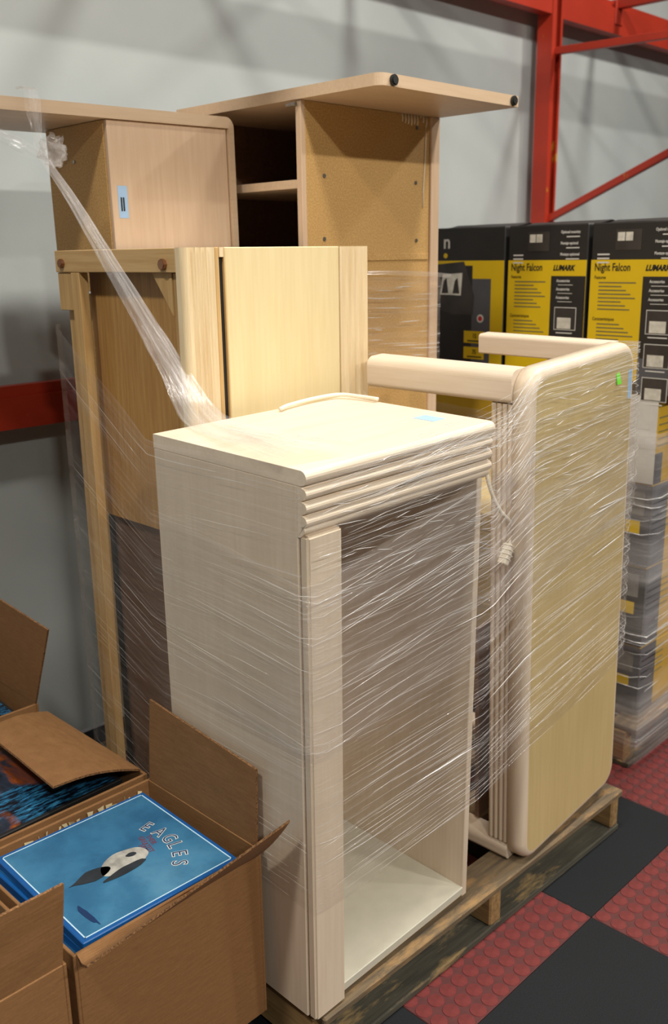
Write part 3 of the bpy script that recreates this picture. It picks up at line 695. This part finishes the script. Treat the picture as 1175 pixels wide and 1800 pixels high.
# ------------------------------------------------------------------ stretch film
def film_sheet(name, stations, mat, nv=110, sub=10, ridge=.0022, seed=0, parent=None, bulge=.0, freq=34.):
    """stations: (x, y, z_low, z_up, lean) along the wrap; v runs from the lower to the upper edge"""
    st = []
    for a, b in zip(stations, stations[1:]):
        for k in range(sub): st.append([a[i]+(b[i]-a[i])*k/sub for i in range(6)])
    st.append(list(stations[-1]))
    me = bpy.data.meshes.new(name); V, F, U = [], [], []; L = 0; NV = nv
    for i, s in enumerate(st):
        if i: L += math.hypot(s[0]-st[i-1][0], s[1]-st[i-1][1])
        a, b = st[max(i-1, 0)], st[min(i+1, len(st)-1)]
        d = Vector((b[0]-a[0], b[1]-a[1], 0)).normalized(); n = Vector((d.y, -d.x, 0))
        for j in range(NV+1):
            v = j/NV; z = s[2]+(s[3]-s[2])*v
            rg = ridge*(noise.noise(Vector((L*2.2, v*freq, seed)))+.6*noise.noise(Vector((L*5, v*freq*2.3, seed+9))))
            if j in (0, NV): z += .012*noise.noise(Vector((L*4, v*5, seed+3)))
            p = Vector((s[0], s[1], 0))+n*(abs(rg)+.0015)
            V.append((p.x+s[4]*(z-.13), p.y+s[5]*(z-.13), z)); U.append((L, v))
    for i in range(len(st)-1):
        for j in range(NV):
            q = i*(NV+1)+j; F.append((q, q+NV+1, q+NV+2, q+1))
    me.from_pydata(V, [], F); uv = me.uv_layers.new(name='UVMap')
    for lp in me.loops: uv.data[lp.index].uv = U[lp.vertex_index]
    for p in me.polygons: p.use_smooth = True
    return link(name, me, mat, parent), st
def crease_glints(st, n, parent, seed, rmin=.0003, rmax=.0009, off=.0045, lmin=.06, lmax=.35, name='crease_glints', vr=(0, 1)):
    rnd = random.Random(seed); bm = bmesh.new(); cum = [0]
    for a, b in zip(st, st[1:]): cum.append(cum[-1]+math.hypot(b[0]-a[0], b[1]-a[1]))
    def at(l, v):
        for i in range(len(cum)-1):
            if l <= cum[i+1]:
                k = (l-cum[i])/(cum[i+1]-cum[i]+1e-9); a, b = st[i], st[i+1]; s = [a[q]+(b[q]-a[q])*k for q in range(6)]
                d = Vector((b[0]-a[0], b[1]-a[1], 0)).normalized(); z = s[2]+(s[3]-s[2])*v
                return Vector((s[0]+s[4]*(z-.13)+d.y*off, s[1]+s[5]*(z-.13)-d.x*off, z))
        return None
    for k in range(n):
        l0 = rnd.uniform(0, cum[-1]*.97); ln = rnd.uniform(lmin, lmax); v = rnd.uniform(*vr); dv = rnd.uniform(-.012, .012)
        pts = [at(min(l0+ln*q/6, cum[-1]*.999), min(max(v+dv*q/6+.0012*noise.noise(Vector((k, q*.6, 0))), 0), 1)) for q in range(7)]
        if (pts[0]-pts[-1]).length < .03: continue
        r = rnd.uniform(rmin, rmax)
        tube_bm(pts, [.0001, r*.6, r, r, r, r*.6, .0001], 4, bm)
    return link(name, fin(bm, name, True), 'crease', parent, 'stuff')
LA = (-.0237, -.0304)      # lean of the front cabinet
w1 = thing('stretch_film', 'clear stretch film wound around the front cabinet and desk section', 'plastic film', (0, 0, 0))
front = [(.989, 1.050, .375, 1.178, -.024, -.031), (1.02, 1.046, .375, 1.18, -.02, -.031), (1.46, 1.052, .385, 1.192, .0, -.030), (1.628, 1.034, .445, 1.275, -.06, -.0146),
         (1.660, 1.030, .455, 1.284, -.062, -.0146), (2.075, 1.046, .52, 1.30, -.062, -.0146), (2.098, 1.062, .53, 1.30, -.062, -.0146), (2.11, 1.30, .55, 1.28, -.04, 0)]
o, st = film_sheet('front_sheet', front, 'film', 150, 12, .0024, 1, w1)
crease_glints(st, 620, w1, 4, .00010, .00034); crease_glints(st, 170, w1, 43, .0003, .0007, .005, .030, .05, 'crease_glints', (.70, 1.)); crease_glints(st, 90, w1, 41, .00015, .0005, .0045, .05, .3, 'crease_glints', (.92, 1.)); crease_glints(st, 120, w1, 5, .0002, .0007, .0045, .03, .12, 'crease_glints', (.66, .93)); crease_glints(st, 14, w1, 6, .0008, .0016, .005, .12, .3, 'fold_highlights', (.1, .7))  # short tubes paint sparkles, thick ones paint bright highlight bands
left = [(1.10, 1.932, .345, 1.36, -.004, .0), (1.083, 1.925, .345, 1.36, -.004, 0), (.983, 1.46, .40, 1.185, -.0237, -.03), (.9845, 1.42, .40, 1.181, -.0237, -.03), (.9865, 1.06, .385, 1.178, -.0237, -.0304)]
o, st = film_sheet('side_sheet', left, 'film', 130, 12, .0022, 5, w1)
crease_glints(st, 90, w1, 9, .00010, .00022, lmin=.1, lmax=.4)
mid = [(.984, 1.42, .72, 1.04, -.0237, -.0304), (.985, 1.046, .68, 1.0, -.0237, -.0304), (1.02, 1.041, .68, 1.01, -.02, -.031), (1.46, 1.047, .74, 1.10, 0, -.030), (1.628, 1.029, .80, 1.14, -.06, -.0146), (2.08, 1.042, .92, 1.19, -.062, -.0146), (2.104, 1.06, .93, 1.19, -.062, -.0146)]
o, st = film_sheet('second_turn', mid, 'film', 90, 12, .0026, 12, w1)
crease_glints(st, 160, w1, 19, .00010, .0004, .006)
# film around the rear pieces
w2 = thing('stretch_film', 'clear stretch film band around the particleboard desk return behind the cabinet', 'plastic film', (0, 0, 0))
rear = [(1.60, 1.55, 1.16, 1.44, 0, 0), (1.66, 1.705, 1.16, 1.445, 0, 0), (2.13, 1.703, 1.13, 1.44, 0, 0), (2.152, 1.715, 1.13, 1.44, 0, 0), (2.155, 1.76, 1.13, 1.43, 0, 0)]
o, st = film_sheet('band', rear, 'film', 60, 10, .003, 21, w2, freq=16)
crease_glints(st, 70, w2, 29, .0003, .001, .004, .03, .16, vr=(.2, 1))
tube('twisted_edge', curve_pts([(1.64, 1.700, 1.447), (1.85, 1.695, 1.451), (2.0, 1.694, 1.447), (2.12, 1.693, 1.440), (2.165, 1.690, 1.436)]), .006, 'film_rope', w2, 7)
# film around the cartons
w3 = thing('stretch_film', 'clear stretch film around the stacked light fixture cartons', 'plastic film', (0, 0, 0))
cart = [(2.492, 2.18, .06, 1.02, 0, 0), (2.492, 1.225, .03, 1.0, 0, 0), (2.50, 1.203, .03, 1.0, 0, 0), (2.96, 1.203, .05, 1.03, 0, 0)]
o, st = film_sheet('carton_wrap', cart, 'film_box', 90, 10, .003, 31, w3, freq=22)
crease_glints(st, 110, w3, 39, .0004, .0014, .006, .08, .4)
skirt = [(2.45, 1.75, .028, .235, 0, 0), (2.402, 1.175, .028, .20, 0, 0), (2.408, 1.160, .028, .20, 0, 0), (3.2, 1.155, .035, .25, 0, 0)]
o, st = film_sheet('gathered_skirt', skirt, 'film_dense', 50, 10, .006, 35, w3, freq=9)
# bunched film rope from the hutch top down to the front cabinet, fanning out over its top
w4 = thing('film_rope', 'twisted rope of stretch film tied to the hutch top and pulled to the front cabinet', 'plastic film', (0, 0, 0))
def ribbon(name, ctrl, mat, parent, nu=40, nc=16, seed=0, crumple=.5):
    """ctrl: (x,y,z, width, across vector, sag)"""
    bm = bmesh.new(); uvl = bm.loops.layers.uv.new('UVMap'); rows = []; C_ = [Vector(c[:3]) for c in ctrl]; n = len(ctrl)
    P = curve_pts(C_, nu//(n-1))
    for i, p in enumerate(P):
        q = i/(len(P)-1)*(n-1); a = min(int(q), n-2); k = q-a
        wd = ctrl[a][3]*(1-k)+ctrl[a+1][3]*k; ac = Vector(ctrl[a][4]).lerp(Vector(ctrl[a+1][4]), k).normalized()
        d = (P[min(i+1, len(P)-1)]-P[max(i-1, 0)]).normalized(); nn = d.cross(ac).normalized(); row = []
        for j in range(nc+1):
            s = j/nc-.5
            off = crumple*wd*.22*(noise.noise(Vector((s*7, i*.10, seed)))+.7*noise.noise(Vector((s*15, i*.16, seed+4))))
            row.append(bm.verts.new(p+ac*wd*s*(1+.10*noise.noise(Vector((i*.3, seed, 0))))+nn*off))
        rows.append(row)
    for i in range(len(rows)-1):
        for j in range(nc):
            f = bm.faces.new((rows[i][j], rows[i+1][j], rows[i+1][j+1], rows[i][j+1])); f.smooth = True
            for lp, (a, b) in zip(f.loops, ((i, j), (i+1, j), (i+1, j+1), (i, j+1))): lp[uvl].uv = (a*.03, b/nc)
    me = bpy.data.meshes.new(name); bm.to_mesh(me); bm.free(); return link(name, me, mat, parent)
AC = (.55, -.45, .45)
for s_, cr in ((0, .7), (7, 1.)):
    ribbon('rope', [(1.055, 1.885, 1.705, .014, AC), (1.066, 1.80, 1.615, .022, AC), (1.074, 1.70, 1.50, .030, AC), (1.076, 1.60, 1.395, .038, AC), (1.074, 1.50, 1.295, .050, (.6, -.5, .3)), (1.068, 1.40, 1.207, .075, (.8, -.4, .1)), (1.045, 1.25, 1.202, .12, (.9, -.3, 0)), (1.005, 1.06, 1.204, .13, (.95, -.2, 0))], 'film_rope', w4, 56, 24, s_, cr*.38)
ribbon('loop', [(1.055, 1.935, 1.835, .040, (1, 0, 0)), (1.055, 1.908, 1.832, .040, (1, 0, 0)), (1.055, 1.900, 1.79, .036, (1, 0, 0)), (1.055, 1.893, 1.745, .022, (1, 0, 0)), (1.055, 1.886, 1.70, .016, (1, 0, 0))], 'film_rope', w4, 28, 14, 3, .5)
ribbon('tail', [(.90, 1.95, 1.775, .020, (0, 0, 1)), (.97, 1.915, 1.745, .026, (0, 0, 1)), (1.02, 1.895, 1.72, .028, (.2, 0, 1)), (1.055, 1.885, 1.70, .020, (.3, 0, 1))], 'film_rope', w4, 24, 12, 8, .6)
bm = bmesh.new(); uvl = bm.loops.layers.uv.new('UVMap')   # crumpled knot
bmesh.ops.create_icosphere(bm, subdivisions=4, radius=1)
for v in bm.verts:
    d = v.co.normalized(); r_ = 1+.5*noise.noise(d*2.2)+.28*noise.noise(d*5.1)
    v.co = Vector((1.080, 1.876, 1.712))+Vector((d.x*.026, d.y*.018, d.z*.030))*r_
for f in bm.faces:
    f.smooth = True
    for lp in f.loops: lp[uvl].uv = (lp.vert.co.x*8, lp.vert.co.z*6)
me = bpy.data.meshes.new('knot'); bm.to_mesh(me); bm.free(); link('knot', me, 'film_rope', w4)
# taut film strands: white lines painting in the sheet's glints, fanned over the cabinet top, and from the desk section across to the cabinet cornice
def strand_glints(lines, parent, r0, r1, seed):
    rnd = random.Random(seed); bm = bmesh.new()
    for p, q in lines:
        p, q = Vector(p), Vector(q); r = rnd.uniform(r0, r1)
        tube_bm([p.lerp(q, k/6)+Vector((0, 0, .0008*noise.noise(p*9+Vector((k, 0, 0))))) for k in range(7)], [.0001, r*.6, r, r*.5, r, r*.6, .0001], 4, bm)
    return link('strand_glints', fin(bm, 'strand_glints', True), 'crease', parent, 'stuff')
rnd = random.Random(77)
def topz(x, y): return .131+1.051+(y-1.0565)*.0304+(x-.993)*.0237
L_ = []
for k in range(46):
    a0 = (1.035+.075*rnd.random(), 1.40-.05*rnd.random()); b0 = (.985+.20*rnd.random(), 1.04+.02*rnd.random()); t0 = rnd.random()*.6; t1 = t0+.15+rnd.random()*.3
    f_ = lambda t_: (a0[0]+(b0[0]-a0[0])*t_, a0[1]+(b0[1]-a0[1])*t_)
    (x0, y0), (x1, y1) = f_(t0), f_(min(t1, 1)); L_.append(((x0, y0, topz(x0, y0)+.006), (x1, y1, topz(x1, y1)+.005)))
strand_glints(L_, w4, .0001, .0005, 1)
L_ = []
for k in range(60):
    e0 = Vector((1.575, 1.008, 1.14+.13*rnd.random())); a0 = Vector((1.0+.1*rnd.random(), 1.006, 1.10+.085*rnd.random())); t0 = rnd.random()*.7; t1 = min(1, t0+.12+.3*rnd.random())
    L_.append((e0.lerp(a0, t0), e0.lerp(a0, t1)))
strand_glints(L_, w1, .0001, .0005, 2)
